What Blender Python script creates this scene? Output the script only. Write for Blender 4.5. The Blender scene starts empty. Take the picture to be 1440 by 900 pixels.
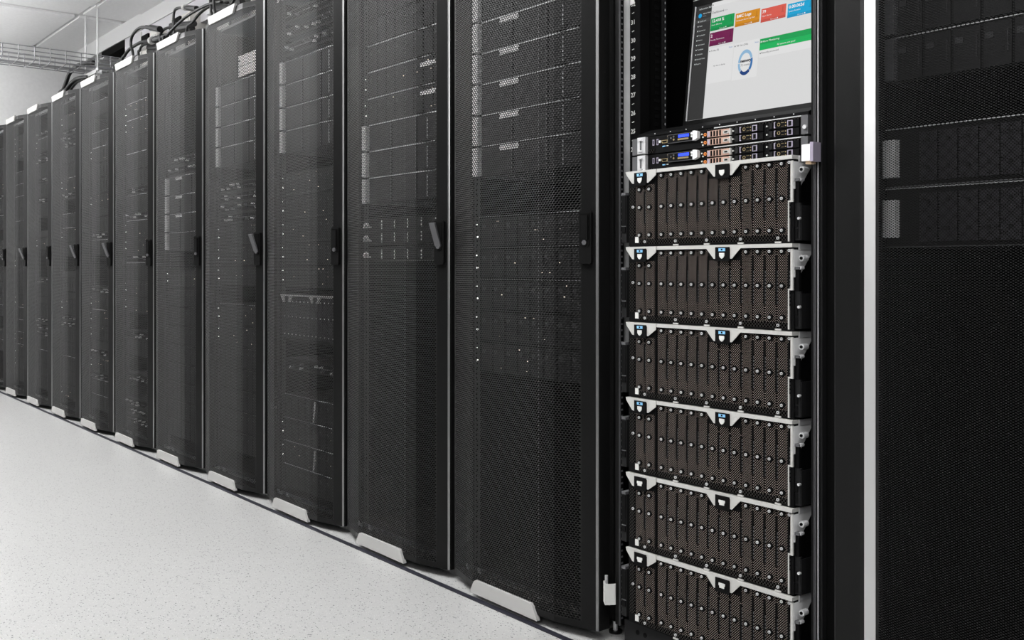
import bpy, math, random
import numpy as np
from mathutils import Vector, Matrix

# ------------------------------------------------------------------ camera, world, lights, exposure
sc = bpy.context.scene
col = sc.collection
cd = bpy.data.cameras.new('camera'); cam = bpy.data.objects.new('camera', cd); col.objects.link(cam)
cam.location = (0, 0, 0.875)
fwd = Vector((-.778, .628, 0)).normalized()
cam.rotation_euler = fwd.to_track_quat('-Z', 'Y').to_euler()
cd.sensor_width = 36; cd.lens = 36 * 1388 / 1440; cd.shift_y = -74 / 1440
cd.clip_start = .05; cd.clip_end = 60
sc.camera = cam
w = bpy.data.worlds.new('world'); sc.world = w; w.use_nodes = True
w.node_tree.nodes['Background'].inputs[0].default_value = (.8, .82, .85, 1)
w.node_tree.nodes['Background'].inputs[1].default_value = .3
sc.view_settings.view_transform = 'Standard'; sc.view_settings.look = 'None'
sc.view_settings.gamma = 1; sc.view_settings.use_curve_mapping = False
sc.view_settings.exposure = 0.0

def area(name, loc, size, power, rot=(0, 0, 0), color=(1, 1, 1)):
    l = bpy.data.lights.new(name, 'AREA'); l.shape = 'RECTANGLE'; l.size, l.size_y = size
    l.energy = power; l.color = color
    o = bpy.data.objects.new(name, l); o.location = loc; o.rotation_euler = rot; col.objects.link(o)
    return o
CEIL = 2.6
for i, X in enumerate((1.2, -.6, -2.4, -4.2, -6.0, -7.5)):          # ceiling luminaires along the aisle
    area('ceiling_lamp', (X, .35, CEIL - .03), (1.5, .35), (16, 20, 27, 33, 38, 42)[i])
for X in (-7.3, -5.6, -3.6, -1.6):                                  # added upward fill lights that brighten ceiling and walls
    area('ceiling_fill', (X, .2, 2.1), (1.4, .5), 44, (math.radians(180), 0, 0))
area('side_lamp', (.35, -1.1, 1.9), (.9, 1.2), 26, (math.radians(72), 0, math.radians(24)))   # softbox behind the camera, to its right

# ------------------------------------------------------------------ materials
def pr(name, color, rough=.5, metal=0.0, spec=.5, emit=None, estr=0.0):
    m = bpy.data.materials.new(name); m.use_nodes = True
    b = m.node_tree.nodes['Principled BSDF']
    b.inputs['Base Color'].default_value = (*color, 1); b.inputs['Roughness'].default_value = rough
    b.inputs['Metallic'].default_value = metal; b.inputs['Specular IOR Level'].default_value = spec
    if emit: b.inputs['Emission Color'].default_value = (*emit, 1); b.inputs['Emission Strength'].default_value = estr
    return m
def noise_rough(m, scale, lo, hi, bump=0.0):
    nt = m.node_tree; b = nt.nodes['Principled BSDF']
    tc = nt.nodes.new('ShaderNodeTexCoord'); n = nt.nodes.new('ShaderNodeTexNoise'); n.inputs['Scale'].default_value = scale
    n.inputs['Detail'].default_value = 3
    mr = nt.nodes.new('ShaderNodeMapRange'); mr.inputs[3].default_value = lo; mr.inputs[4].default_value = hi
    nt.links.new(tc.outputs['Object'], n.inputs['Vector']); nt.links.new(n.outputs[0], mr.inputs[0]); nt.links.new(mr.outputs[0], b.inputs['Roughness'])
    if bump:
        bp = nt.nodes.new('ShaderNodeBump'); bp.inputs['Strength'].default_value = bump; bp.inputs['Distance'].default_value = .001
        nt.links.new(n.outputs[0], bp.inputs['Height']); nt.links.new(bp.outputs[0], b.inputs['Normal'])
    return m
BLK = noise_rough(pr('powder_black', (.007, .007, .007), .36, 0, .13), 500, .30, .42, .12)
MESHM = pr('mesh_black', (.0060, .0060, .0059), .36, 0, .25)
EDGE = pr('edge_highlight', (.30, .30, .30), .30, .85)
BEV = pr('bevel_glare', (.66, .66, .66), .34, .8)
FINEM = pr('fine_mesh_black', (.012, .012, .012), .45, 0, .10)
INT = pr('interior_black', (.003, .003, .003), .7, 0, .05)
DRK = pr('equipment_black', (.0045, .0045, .0047), .5, 0, .06)
BAYM = pr('bay_latch_grey', (.045, .045, .047), .5, 0, .1)
RAILM = pr('rail_grey', (.035, .035, .036), .5, 0, .15)
DRK2 = pr('equipment_charcoal', (.012, .012, .0125), .45, 0, .12)
GRAPH = pr('equipment_graphite', (.11, .11, .115), .4, .2, .4)
SILV = pr('brushed_silver', (.70, .70, .71), .38, .45)
WIRE = pr('wire_steel', (.30, .30, .31), .45, .4)
ZINC = noise_rough(pr('zinc', (.78, .78, .78), .5, .15), 60, .4, .6)
WHT = pr('light_plastic', (.62, .62, .60), .5)
LIP = noise_rough(pr('lip_white', (.48, .475, .455), .45, .05), 200, .35, .5)
TRIM = pr('trim_grey', (.40, .395, .385), .5)
WHITE = pr('white_plastic', (.88, .86, .86), .45)
BRASS = pr('warm_plastic', (.55, .40, .26), .5)
COPPER = pr('copper_carrier', (.62, .40, .32), .35, .5)
LILAC = pr('lilac_trim', (.62, .56, .70), .3, .6)
GOLD = pr('gold_contact', (.55, .42, .22), .35, .8)
BLUE = pr('blue_lcd', (.02, .04, .4), .3, 0, .5, (.03, .07, .85), 1.2)
LBLUE = pr('light_blue_label', (.22, .50, .78), .5)
ORNG = pr('orange_ring', (.75, .25, .06), .5)
LEDG = pr('led_white', (.6, .7, .6), .4, 0, .5, (1, 1, .96), 2.0)
LEDA = pr('led_amber', (.7, .5, .3), .4, 0, .5, (1, .93, .85), .8)
RUBR = pr('cable_rubber', (.018, .018, .019), .38, 0, .5)
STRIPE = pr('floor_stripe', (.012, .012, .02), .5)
DUCTM = pr('duct_enamel', (.74, .74, .74), .45)
BOXM = pr('beige_enamel', (.72, .70, .66), .45)
BUSM = pr('bus_enamel', (.66, .65, .68), .45)

def perf(name, metal_c, hole_c, pitch, r, rough=.35, metal=.5):
    m = pr(name, metal_c, rough, metal); nt = m.node_tree; b = nt.nodes['Principled BSDF']; L = nt.links.new
    tc = nt.nodes.new('ShaderNodeTexCoord')
    mul = nt.nodes.new('ShaderNodeVectorMath'); mul.operation = 'MULTIPLY'
    mul.inputs[1].default_value = (1 / pitch, 0, 1 / (pitch * 1.0)); L(tc.outputs['Object'], mul.inputs[0])
    ds = []
    for off in (0, .5):
        a = nt.nodes.new('ShaderNodeVectorMath'); a.operation = 'ADD'; a.inputs[1].default_value = (off, 0, off); L(mul.outputs[0], a.inputs[0])
        f = nt.nodes.new('ShaderNodeVectorMath'); f.operation = 'FRACTION'; L(a.outputs[0], f.inputs[0])
        s = nt.nodes.new('ShaderNodeVectorMath'); s.operation = 'SUBTRACT'; s.inputs[1].default_value = (.5, 0, .5); L(f.outputs[0], s.inputs[0])
        l = nt.nodes.new('ShaderNodeVectorMath'); l.operation = 'LENGTH'; L(s.outputs[0], l.inputs[0]); ds.append(l)
    mn = nt.nodes.new('ShaderNodeMath'); mn.operation = 'MINIMUM'; L(ds[0].outputs['Value'], mn.inputs[0]); L(ds[1].outputs['Value'], mn.inputs[1])
    lt = nt.nodes.new('ShaderNodeMath'); lt.operation = 'LESS_THAN'; lt.inputs[1].default_value = r; L(mn.outputs[0], lt.inputs[0])
    mx = nt.nodes.new('ShaderNodeMix'); mx.data_type = 'RGBA'; L(lt.outputs[0], mx.inputs[0])
    mx.inputs[6].default_value = (*metal_c, 1); mx.inputs[7].default_value = (*hole_c, 1); L(mx.outputs[2], b.inputs['Base Color'])
    mm = nt.nodes.new('ShaderNodeMapRange'); mm.inputs[3].default_value = metal; mm.inputs[4].default_value = 0; L(lt.outputs[0], mm.inputs[0]); L(mm.outputs[0], b.inputs['Metallic'])
    sp = nt.nodes.new('ShaderNodeMapRange'); sp.inputs[3].default_value = .5; sp.inputs[4].default_value = 0; L(lt.outputs[0], sp.inputs[0]); L(sp.outputs[0], b.inputs['Specular IOR Level'])
    return m
PERF = perf('perforated_plate', (.42, .355, .32), (.003, .0027, .0025), .0050, .37)
PERFB = perf('coarse_perforation', (.028, .025, .023), (.001, .001, .001), .0075, .30)
PERFD = perf('dark_perforation', (.045, .042, .050), (.003, .003, .003), .006, .28)

def floor_mat():
    m = pr('speckled_vinyl', (.64, .64, .63), .30, 0, .4); nt = m.node_tree; b = nt.nodes['Principled BSDF']; L = nt.links.new
    tc = nt.nodes.new('ShaderNodeTexCoord')
    last = None; base = (.385, .385, .38, 1)
    def speck(scale, thr, thr2, color, prev):
        v = nt.nodes.new('ShaderNodeTexVoronoi'); v.inputs['Scale'].default_value = scale; v.inputs['Randomness'].default_value = 1
        mp = nt.nodes.new('ShaderNodeMapping'); mp.inputs['Scale'].default_value = (1, 1.5, 1); mp.inputs['Rotation'].default_value = (0, 0, scale)
        L(tc.outputs['Object'], mp.inputs[0]); L(mp.outputs[0], v.inputs['Vector'])
        d = nt.nodes.new('ShaderNodeMath'); d.operation = 'LESS_THAN'; d.inputs[1].default_value = thr; L(v.outputs['Distance'], d.inputs[0])
        sp = nt.nodes.new('ShaderNodeSeparateColor'); L(v.outputs['Color'], sp.inputs[0])
        g = nt.nodes.new('ShaderNodeMath'); g.operation = 'LESS_THAN'; g.inputs[1].default_value = thr2; L(sp.outputs[0], g.inputs[0])
        mu = nt.nodes.new('ShaderNodeMath'); mu.operation = 'MULTIPLY'; L(d.outputs[0], mu.inputs[0]); L(g.outputs[0], mu.inputs[1])
        mx = nt.nodes.new('ShaderNodeMix'); mx.data_type = 'RGBA'; L(mu.outputs[0], mx.inputs[0])
        if prev is None: mx.inputs[6].default_value = base
        else: L(prev, mx.inputs[6])
        mx.inputs[7].default_value = color
        return mx.outputs[2]
    o = speck(150, .30, .5, (.47, .47, .46, 1), None)
    o = speck(95, .26, .30, (.32, .32, .315, 1), o)
    o = speck(110, .24, .42, (.11, .11, .11, 1), o)
    o = speck(60, .18, .40, (.10, .10, .105, 1), o)
    n = nt.nodes.new('ShaderNodeTexNoise'); n.inputs['Scale'].default_value = 1.2; L(tc.outputs['Object'], n.inputs['Vector'])
    mr = nt.nodes.new('ShaderNodeMapRange'); mr.inputs[3].default_value = .94; mr.inputs[4].default_value = 1.05; L(n.outputs[0], mr.inputs[0])
    vm = nt.nodes.new('ShaderNodeVectorMath'); vm.operation = 'SCALE'; L(o, vm.inputs[0]); L(mr.outputs[0], vm.inputs['Scale'])
    L(vm.outputs[0], b.inputs['Base Color'])
    return m
FLOOR = floor_mat()
def wall_mat(name, c):
    m = pr(name, c, .8, 0, .2); nt = m.node_tree; b = nt.nodes['Principled BSDF']; L = nt.links.new
    tc = nt.nodes.new('ShaderNodeTexCoord'); n = nt.nodes.new('ShaderNodeTexNoise'); n.inputs['Scale'].default_value = 45; n.inputs['Detail'].default_value = 4
    L(tc.outputs['Object'], n.inputs['Vector'])
    mr = nt.nodes.new('ShaderNodeMapRange'); mr.inputs[3].default_value = .93; mr.inputs[4].default_value = 1.07; L(n.outputs[0], mr.inputs[0])
    rgb = nt.nodes.new('ShaderNodeRGB'); rgb.outputs[0].default_value = (*c, 1)
    vm = nt.nodes.new('ShaderNodeVectorMath'); vm.operation = 'SCALE'; L(rgb.outputs[0], vm.inputs[0]); L(mr.outputs[0], vm.inputs['Scale']); L(vm.outputs[0], b.inputs['Base Color'])
    return m
WALL = wall_mat('wall_paint', (.80, .80, .80)); WALLD = wall_mat('unseen_wall_dark', (.07, .07, .07)); CEILM = wall_mat('ceiling_panel_paint', (.90, .90, .90)); GRID = pr('ceiling_grid_paint', (.70, .70, .70), .6)

# ------------------------------------------------------------------ mesh helpers
class MB:
    def __init__(s): s.v = []; s.f = []; s.m = []; s.mats = []
    def mi(s, mat):
        if mat not in s.mats: s.mats.append(mat)
        return s.mats.index(mat)
    def add(s, vs, fs, mat):
        b = len(s.v); s.v += [tuple(v) for v in vs]; k = s.mi(mat)
        for f in fs: s.f.append([b + i for i in f]); s.m.append(k)
    def box(s, a, b, mat):
        x0, y0, z0 = a; x1, y1, z1 = b
        x0, x1 = sorted((x0, x1)); y0, y1 = sorted((y0, y1)); z0, z1 = sorted((z0, z1))
        s.add([(x0, y0, z0), (x1, y0, z0), (x1, y1, z0), (x0, y1, z0), (x0, y0, z1), (x1, y0, z1), (x1, y1, z1), (x0, y1, z1)],
              [(0, 3, 2, 1), (4, 5, 6, 7), (0, 1, 5, 4), (1, 2, 6, 5), (2, 3, 7, 6), (3, 0, 4, 7)], mat); return s
    def prism(s, poly, y0, y1, mat):      # poly in (x,z) counter-clockwise seen from -y, extruded in y
        n = len(poly)
        s.add([(x, y0, z) for x, z in poly] + [(x, y1, z) for x, z in poly],
              [tuple(range(n))] + [tuple(range(2 * n - 1, n - 1, -1))] + [(i, i + n, (i + 1) % n + n, (i + 1) % n) for i in range(n)], mat); return s
    def zprism(s, poly, z0, z1, mat):     # poly in (x,y)
        n = len(poly)
        s.add([(x, y, z0) for x, y in poly] + [(x, y, z1) for x, y in poly],
              [tuple(range(n - 1, -1, -1))] + [tuple(range(n, 2 * n))] + [(i, (i + 1) % n, (i + 1) % n + n, i + n) for i in range(n)], mat); return s
    def xprism(s, poly, x0, x1, mat):     # poly in (y,z)
        n = len(poly)
        s.add([(x0, y, z) for y, z in poly] + [(x1, y, z) for y, z in poly],
              [tuple(range(n - 1, -1, -1))] + [tuple(range(n, 2 * n))] + [(i, (i + 1) % n, (i + 1) % n + n, i + n) for i in range(n)], mat); return s
    def cyl(s, c, r, p0, p1, mat, axis='y', n=12, r2=None):
        r2 = r if r2 is None else r2; vs = []
        for p, rr in ((p0, r), (p1, r2)):
            for i in range(n):
                a = 2 * math.pi * i / n; u, v_ = rr * math.cos(a), rr * math.sin(a)
                vs.append({'y': (c[0] + u, p, c[1] + v_), 'z': (c[0] + u, c[1] + v_, p), 'x': (p, c[0] + u, c[1] + v_)}[axis])
        s.add(vs, [tuple(range(n))] + [tuple(range(2 * n - 1, n - 1, -1))] + [(i, i + n, (i + 1) % n + n, (i + 1) % n) for i in range(n)], mat); return s
    def ring(s, c, r0, r1, y0, y1, mat, n=16, a0=0, a1=2 * math.pi):
        full = abs(a1 - a0 - 2 * math.pi) < 1e-6; k = n if full else n + 1; vs = []
        for i in range(k):
            a = a0 + (a1 - a0) * i / n
            for r in (r0, r1):
                for y in (y0, y1): vs.append((c[0] + r * math.cos(a), y, c[1] + r * math.sin(a)))
        fs = []
        for i in range(n):
            p, q = 4 * i, 4 * ((i + 1) % k)
            fs += [(p, p + 2, q + 2, q), (p + 1, q + 1, q + 3, p + 3), (p, q, q + 1, p + 1), (p + 2, p + 3, q + 3, q + 2)]
        if not full: fs += [(0, 1, 3, 2), (4 * n, 4 * n + 2, 4 * n + 3, 4 * n + 1)]
        s.add(vs, fs, mat); return s
    def tube(s, pts, r, mat, n=8):
        P = [Vector(p) for p in pts]; vs = []; up = None
        for i, p in enumerate(P):
            t = (P[min(i + 1, len(P) - 1)] - P[max(i - 1, 0)]).normalized()
            if up is None: up = t.orthogonal().normalized()
            up = (up - t * up.dot(t)).normalized(); b = t.cross(up)
            for j in range(n):
                a = 2 * math.pi * j / n; vs.append(p + up * (r * math.cos(a)) + b * (r * math.sin(a)))
        m = len(P); fs = [tuple(range(n - 1, -1, -1)), tuple(range((m - 1) * n, m * n))]
        for i in range(m - 1):
            for j in range(n): fs.append((i * n + j, i * n + (j + 1) % n, (i + 1) * n + (j + 1) % n, (i + 1) * n + j))
        s.add(vs, fs, mat); return s
    def mesh(s, name):
        me = bpy.data.meshes.new(name); me.from_pydata(s.v, [], s.f)
        for m in s.mats: me.materials.append(m)
        me.polygons.foreach_set('material_index', s.m); me.update(); return me
    def smooth(s, name):
        me = s.mesh(name); me.shade_smooth(); return me
def link(name, me, parent=None, loc=(0, 0, 0), rot=(0, 0, 0), label=None, kind=None):
    o = bpy.data.objects.new(name, me); o.location = loc; o.rotation_euler = rot; col.objects.link(o)
    if parent: o.parent = parent
    if label: o['label'] = label
    if kind: o['kind'] = kind
    return o
def thing(name, label, cat, loc=(0, 0, 0), group=None, me=None):
    o = bpy.data.objects.new(name, me); o.location = loc; col.objects.link(o)
    o['label'] = label; o['category'] = cat
    if group: o['group'] = group
    return o
CACHE = {}
def cached(key, fn):
    if key not in CACHE: CACHE[key] = fn()
    return CACHE[key]
def boxm(w_, d, h, mat, name='box'):       # box mesh: centred in x, y from 0 to d, z from 0 to h (shared)
    return cached(('box', round(w_, 5), round(d, 5), round(h, 5), mat.name), lambda: MB().box((-w_ / 2, 0, 0), (w_ / 2, d, h), mat).mesh(name))
def spline(pts, n=6):
    P = [Vector(p) for p in pts]; P = [P[0] * 2 - P[1]] + P + [P[-1] * 2 - P[-2]]; out = []
    for i in range(1, len(P) - 2):
        for k in range(n):
            t = k / n; a, b, c, d = P[i - 1:i + 3]
            out.append(.5 * ((2 * b) + (c - a) * t + (2 * a - 5 * b + 4 * c - d) * t * t + (3 * b - a - 3 * c + d) * t ** 3))
    out.append(P[-2]); return out
def text_mesh(body, size, mat, align='LEFT', bold=0.0):
    def mk():
        c = bpy.data.curves.new('lettering', 'FONT'); c.body = body; c.size = size; c.align_x = align; c.resolution_u = 2; c.offset = bold
        o = bpy.data.objects.new('lettering', c); col.objects.link(o)
        dg = bpy.context.evaluated_depsgraph_get(); me = bpy.data.meshes.new_from_object(o.evaluated_get(dg))
        bpy.data.objects.remove(o); me.materials.clear(); me.materials.append(mat); return me
    return cached(('text', body, size, mat.name, align, bold), mk)

# ------------------------------------------------------------------ room
X0, X1, Y0, Y1 = -8.34, 2.6, -3.0, 3.6
link('floor', MB().box((X0, Y0, -.1), (X1, Y1, 0), FLOOR).mesh('floor'), kind='structure')
link('wall_left', MB().box((X0 - .1, Y0, 0), (X0, Y1, CEIL), WALL).mesh('wall_left'), kind='structure')
link('wall_right', MB().box((X1, Y0, 0), (X1 + .1, Y1, CEIL), WALLD).mesh('wall_right'), kind='structure')
link('wall_back', MB().box((X0, Y1, 0), (X1, Y1 + .1, CEIL), WALL).mesh('wall_back'), kind='structure')
link('wall_front', MB().box((X0, Y0 - .1, 0), (X1, Y0, CEIL), WALLD).mesh('wall_front'), kind='structure')  # out of view, darkened in place of a black rack row to cut sheen
ceil = link('ceiling', MB().box((X0 - .1, Y0 - .1, CEIL + .012), (X1 + .1, Y1 + .1, CEIL + .1), GRID).mesh('ceiling'), kind='structure')
# ceiling panels with seams between them
xs = [X0, -7.15]; bands = [(X0, -7.16), (-7.07, -6.775)]
x = -6.76
while x < X1: bands.append((x, min(x + 1.19, X1))); x += 1.205
ys = [Y0]; y = 1.93 - 1.205 * 3
rows = [(Y0, 1.93 - 1.205 * 3 - .01)] + [(1.93 - 1.205 * (i + 1) + .01, 1.93 - 1.205 * i - .01) for i in (2, 1, 0)] + [(1.95, 3.12), (3.14, Y1)]
for (a, b) in bands:
    for (c, d) in rows:
        if b - a > .02 and d - c > .02:
            h = .012 if a < -6.77 else .0
            link('ceiling_panel', MB().box((a + .002, c, CEIL - (.012 - h) - .004), (b - .002, d, CEIL + .012), CEILM).mesh('ceiling_panel'), ceil)
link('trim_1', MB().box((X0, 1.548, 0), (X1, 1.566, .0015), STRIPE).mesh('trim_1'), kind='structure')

# ------------------------------------------------------------------ perforated sheet with real holes
def perf_sheet(prof, a0, a1, z0, z1, c, h, hx, hz, thick, mat, name, wall=True, nholes=None):
    """prof: polyline [(x,y)...] seen from above, outer face; the sheet covers arc length a0..a1 and z0..z1."""
    P = np.array(prof, float); seg = np.diff(P, axis=0); ln = np.hypot(seg[:, 0], seg[:, 1]); cum = np.concatenate([[0], np.cumsum(ln)])
    nrm = np.stack([-seg[:, 1], seg[:, 0]], 1) / ln[:, None]
    if nrm[:, 1].mean() < 0: nrm = -nrm                            # pointing into the rack (+y)
    def mapa(a, dep):
        i = np.clip(np.searchsorted(cum, a, side='right') - 1, 0, len(ln) - 1)
        t = (a - cum[i]) / ln[i]
        p = P[i] + seg[i] * t[..., None]
        return p + nrm[i] * dep
    nc = int((a1 - a0) / c); pad = ((a1 - a0) - nc * c) / 2
    nr = int((z1 - z0) / h)
    A = []; Z = []
    for j in range(nr):
        off = (j % 2) * .5; k = nc - (1 if off else 0)
        A.append(a0 + pad + c * (np.arange(k) + .5 + off)); Z.append(np.full(k, z0 + h * (j + .5)))
    A = np.concatenate(A); Z = np.concatenate(Z); n = len(A)
    ou = np.array([(-.5, -.5), (0, -.5), (.5, -.5), (.5, .5), (0, .5), (-.5, .5)]) * (c, h)
    inn = np.array([(-.92, -.62), (0, -1), (.92, -.62), (.92, .62), (0, 1), (-.92, .62)]) * (hx / 2, hz / 2)
    allp = np.concatenate([ou, inn, inn] if wall else [ou, inn])
    aa = A[:, None] + allp[None, :, 0]; zz = Z[:, None] + allp[None, :, 1]
    dep = np.zeros_like(aa)
    XY = mapa(aa.ravel(), 0.0).reshape(n, -1, 2)
    if wall:
        XYb = mapa(aa[:, 12:].ravel(), thick).reshape(n, 6, 2); XY[:, 12:] = XYb
    K = allp.shape[0]
    V = np.concatenate([XY, zz[..., None]], 2).reshape(-1, 3)
    loc = []
    for i in range(6):
        j = (i + 1) % 6; loc.append((i, j, 6 + j, 6 + i))
        if wall: loc.append((6 + i, 6 + j, 12 + j, 12 + i))
    loc = np.array(loc); F = (loc[None] + (np.arange(n) * K)[:, None, None]).reshape(-1, 4)
    # solid borders and the half cells at the staggered ends
    ev = []; ef = []
    def strip(b0, b1, za, zb):
        if b1 - b0 < 1e-6: return
        cuts = [b0] + [q for q in cum if b0 + 1e-6 < q < b1 - 1e-6] + [b1]
        q = mapa(np.array(cuts), 0.0)
        # use exact vertex positions
        for i in range(len(cuts) - 1):
            p, r = q[i], q[i + 1]; b = len(V) + len(ev)
            ev.extend([(p[0], p[1], za), (r[0], r[1], za), (r[0], r[1], zb), (p[0], p[1], zb)]); ef.append((b, b + 1, b + 2, b + 3))
    top = z0 + nr * h
    strip(a0, a0 + pad, z0, top); strip(a1 - pad, a1, z0, top)
    if z1 - top > 1e-5: strip(a0, a1, top, z1)
    for j in range(1, nr, 2):
        strip(a0 + pad, a0 + pad + c / 2, z0 + h * j, z0 + h * (j + 1)); strip(a1 - pad - c / 2, a1 - pad, z0 + h * j, z0 + h * (j + 1))
    if ev: V = np.concatenate([V, np.array(ev)]); F = np.concatenate([F, np.array(ef)])
    me = bpy.data.meshes.new(name); me.vertices.add(len(V)); me.vertices.foreach_set('co', V.astype(np.float32).ravel())
    me.loops.add(F.size); me.loops.foreach_set('vertex_index', F.astype(np.int32).ravel())
    me.polygons.add(len(F)); me.polygons.foreach_set('loop_start', np.arange(0, F.size, 4, dtype=np.int32)); me.polygons.foreach_set('loop_total', np.full(len(F), 4, np.int32))
    me.update(calc_edges=True); me.materials.append(mat); return me

# ------------------------------------------------------------------ racks (local: x to the right, y = depth - FY, z up)
FY = 1.62; DZ0, DZ1 = .024, 1.886
XR = .289                                   # right edge of a door in rack space
W = [(0, .021), (0, -.009), (.002, -.0145), (.006, -.0185), (.042, -.030), (.116, -.0515), (.168, -.0545), (.44, -.0525), (.49, -.040), (.568, -.018), (.579, -.014), (.584, -.009), (.584, .021)]
DOORP = [(XR - a, b) for a, b in W]
def arc(prof):
    P = np.array(prof); return np.concatenate([[0], np.cumsum(np.hypot(*np.diff(P, axis=0).T))])
AR = arc(DOORP)
MZ0, MZ1 = DZ0 + .016, DZ1 - .016
def solid_strip(mb, prof, idx, z0, z1, mat, th=.0015):
    """extrude the stretch of the outline given by indices as thin sheet metal with its inner face"""
    pts = [prof[i] for i in idx]
    inner = [(x, y + th * 2) for x, y in pts]
    mb.zprism(pts + inner[::-1], z0, z1, mat)
def door_frame_mesh():
    mb = MB()
    solid = [0, 1, 2, 3, 4]
    pts = [DOORP[i] for i in solid]; pts += [(DOORP[4][0], .0), (XR - .012, .021)]
    mb.zprism(pts[::-1], DZ0, DZ1, BLK)
    e = [(XR + .0003, -.0145), (XR - .0018, -.0170), (XR - .0045, -.0188), (XR - .0045, -.0170), (XR - .0015, -.0145)]
    mb.zprism(e[::-1], DZ0 + .001, DZ1 - .001, EDGE)  # added metal sliver imitates the highlight on the rounded door edge
    pts = [DOORP[i] for i in (9, 10, 11, 12)] + [(DOORP[12][0] + .014, .021), (DOORP[9][0] + .002, -.005)]
    mb.zprism(pts[::-1], DZ0, DZ1, BLK)
    # bottom and top rails following the bulge
    face = [DOORP[i] for i in (4, 5, 6, 7, 8, 9)]
    back = [(DOORP[9][0] + .004, .0), (DOORP[4][0] - .004, .0)]
    mb.zprism((face + back)[::-1], DZ0, MZ0, BLK); mb.zprism((face + back)[::-1], MZ1, DZ1, BLK)
    return mb.mesh('door_frame')
def door_mesh_mesh():
    return perf_sheet(DOORP, AR[4], AR[9], MZ0, MZ1, .0095, .0054, .0080, .0045, .0010, MESHM, 'perforated_panel')
def trim_mesh(top):
    # light handle plate following the door front between two creases
    def fx(w_): # y of front at door coordinate
        return np.interp(w_, [a for a, b in W[2:11]], [b for a, b in W[2:11]])
    mb = MB(); th = .007
    if not top: zo, zi = DZ0 - .012, DZ0 + .025
    else: zo, zi = DZ1 + .008, DZ1 - .027
    a = [.172, .192, .415, .438]; n = 4
    za = [zo, zi, zi, zo]
    L0, L1 = .168, .446; i0, i1 = .190, .424
    ring_ = [(L0, zo), (L0 + .002, zo + (zi - zo) * .2), (i0 - .004, zi - (zi - zo) * .12), (i0 + .003, zi), (i1 - .003, zi), (i1 + .004, zi - (zi - zo) * .12), (L1 - .002, zo + (zi - zo) * .2), (L1, zo)]
    f = [(XR - q, fx(q) - th, z) for q, z in ring_]; b = [(XR - q, fx(q) + .004, z) for q, z in ring_]; k = len(f)
    mb.add(f + b, [tuple(range(k)), tuple(range(2 * k - 1, k - 1, -1))] + [(i, i + k, (i + 1) % k + k, (i + 1) % k) for i in range(k)], TRIM)
    me = mb.mesh('trim_plate'); return me
def crease_highlight_mesh():                                                   # paler beads that stand in for the dotted highlight along the door crease
    mb = MB(); z = MZ0 + .004; x_, y_ = XR - .168, -.0545
    while z < MZ1 - .004:
        mb.box((x_ - .0007, y_ - .0006, z), (x_ + .0007, y_ + .0004, z + .0034), GRAPH); z += .0108
    return mb.mesh('crease_highlight')
def handle_base_mesh():
    mb = MB(); p = [(-.013, -.062), (.013, -.062), (.016, -.058), (.016, .058), (.013, .062), (-.013, .062), (-.016, .058), (-.016, -.058)]
    mb.prism(p, -.006, .004, BLK)
    mb.prism([(-.0115, -.02), (.0115, -.02), (.0115, .056), (-.0115, .056)], -.0075, -.006, INT)
    mb.ring((0, -.012), .008, .0115, -.0085, -.006, BLK, 14)
    return mb.mesh('handle_base')
def lever_mesh(open_):
    mb = MB()
    if open_:
        mb.xprism([(-.012, -.01), (-.006, -.012), (-.034, .055), (-.041, .053)], -.0095, .0095, GRAPH)
    else:
        mb.prism([(-.0085, -.006), (.0085, -.006), (.0085, .052), (-.0085, .052)], -.0115, -.0075, BLK)
    mb.cyl((0, -.012), .006, -.012, -.006, GRAPH, n=12)
    return mb.mesh('lever')
def body_parts(root, mirror=False):
    me = cached('side_panel', lambda: MB().box((-.0008, .04, .03), (.0008, 1.02, 1.885), INT).mesh('side_panel'))
    for sx in (-.2985, .2985): link('side_panel', me, root, (sx, 0, 0))
    link('top_panel', cached('top_panel', lambda: MB().box((-.297, .045, 1.872), (.297, 1.02, 1.882), BLK).mesh('top_panel')), root)
    link('base_panel', cached('base_panel', lambda: MB().box((-.297, .05, .03), (.297, 1.02, .045), INT).mesh('base_panel')), root)
    link('back_panel', cached('back_panel', lambda: MB().box((-.297, 1.0, .046), (.297, 1.015, 1.871), INT).mesh('back_panel')), root)
    pm = cached('frame_post', lambda: MB().zprism([(-.012, 0), (.012, 0), (.012, .02), (-.012, .03)], .046, 1.871, BLK).mesh('frame_post'))
    for sx in (-.284, .284):
        link('frame_post', pm, root, (sx, .027, 0)); link('frame_post', pm, root, (sx, .96, 0))
    rm = cached('mounting_rail', rail_mesh)
    for sx in (-.243, .243): link('mounting_rail', rm, root, (sx, .030, 0))
    fm = cached('leveling_foot', lambda: MB().cyl((0, 0), .016, 0, .006, BLK, 'z', 16).cyl((0, 0), .006, .006, .032, SILV, 'z', 10).mesh('leveling_foot'))
    for sx in (-.27, .27):
        for yy in (.06, .98): link('leveling_foot', fm, root, (sx, yy, 0))
def rail_mesh():
    mb = MB(); z = .05
    mb.box((-.0135, 0, .05), (.0135, .0015, 1.87), RAILM)
    while z < 1.85:
        mb.box((-.004, -.0006, z), (.004, .0004, z + .008), INT); z += .0142
    return mb.mesh('mounting_rail')
ORD = ['first', 'second', 'third', 'fourth', 'fifth', 'sixth', 'seventh', 'eighth', 'ninth', 'tenth', 'eleventh', 'twelfth', 'thirteenth', 'fourteenth', 'fifteenth', 'sixteenth', 'seventeenth', 'eighteenth', 'nineteenth', 'twentieth']
racks = []
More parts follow.
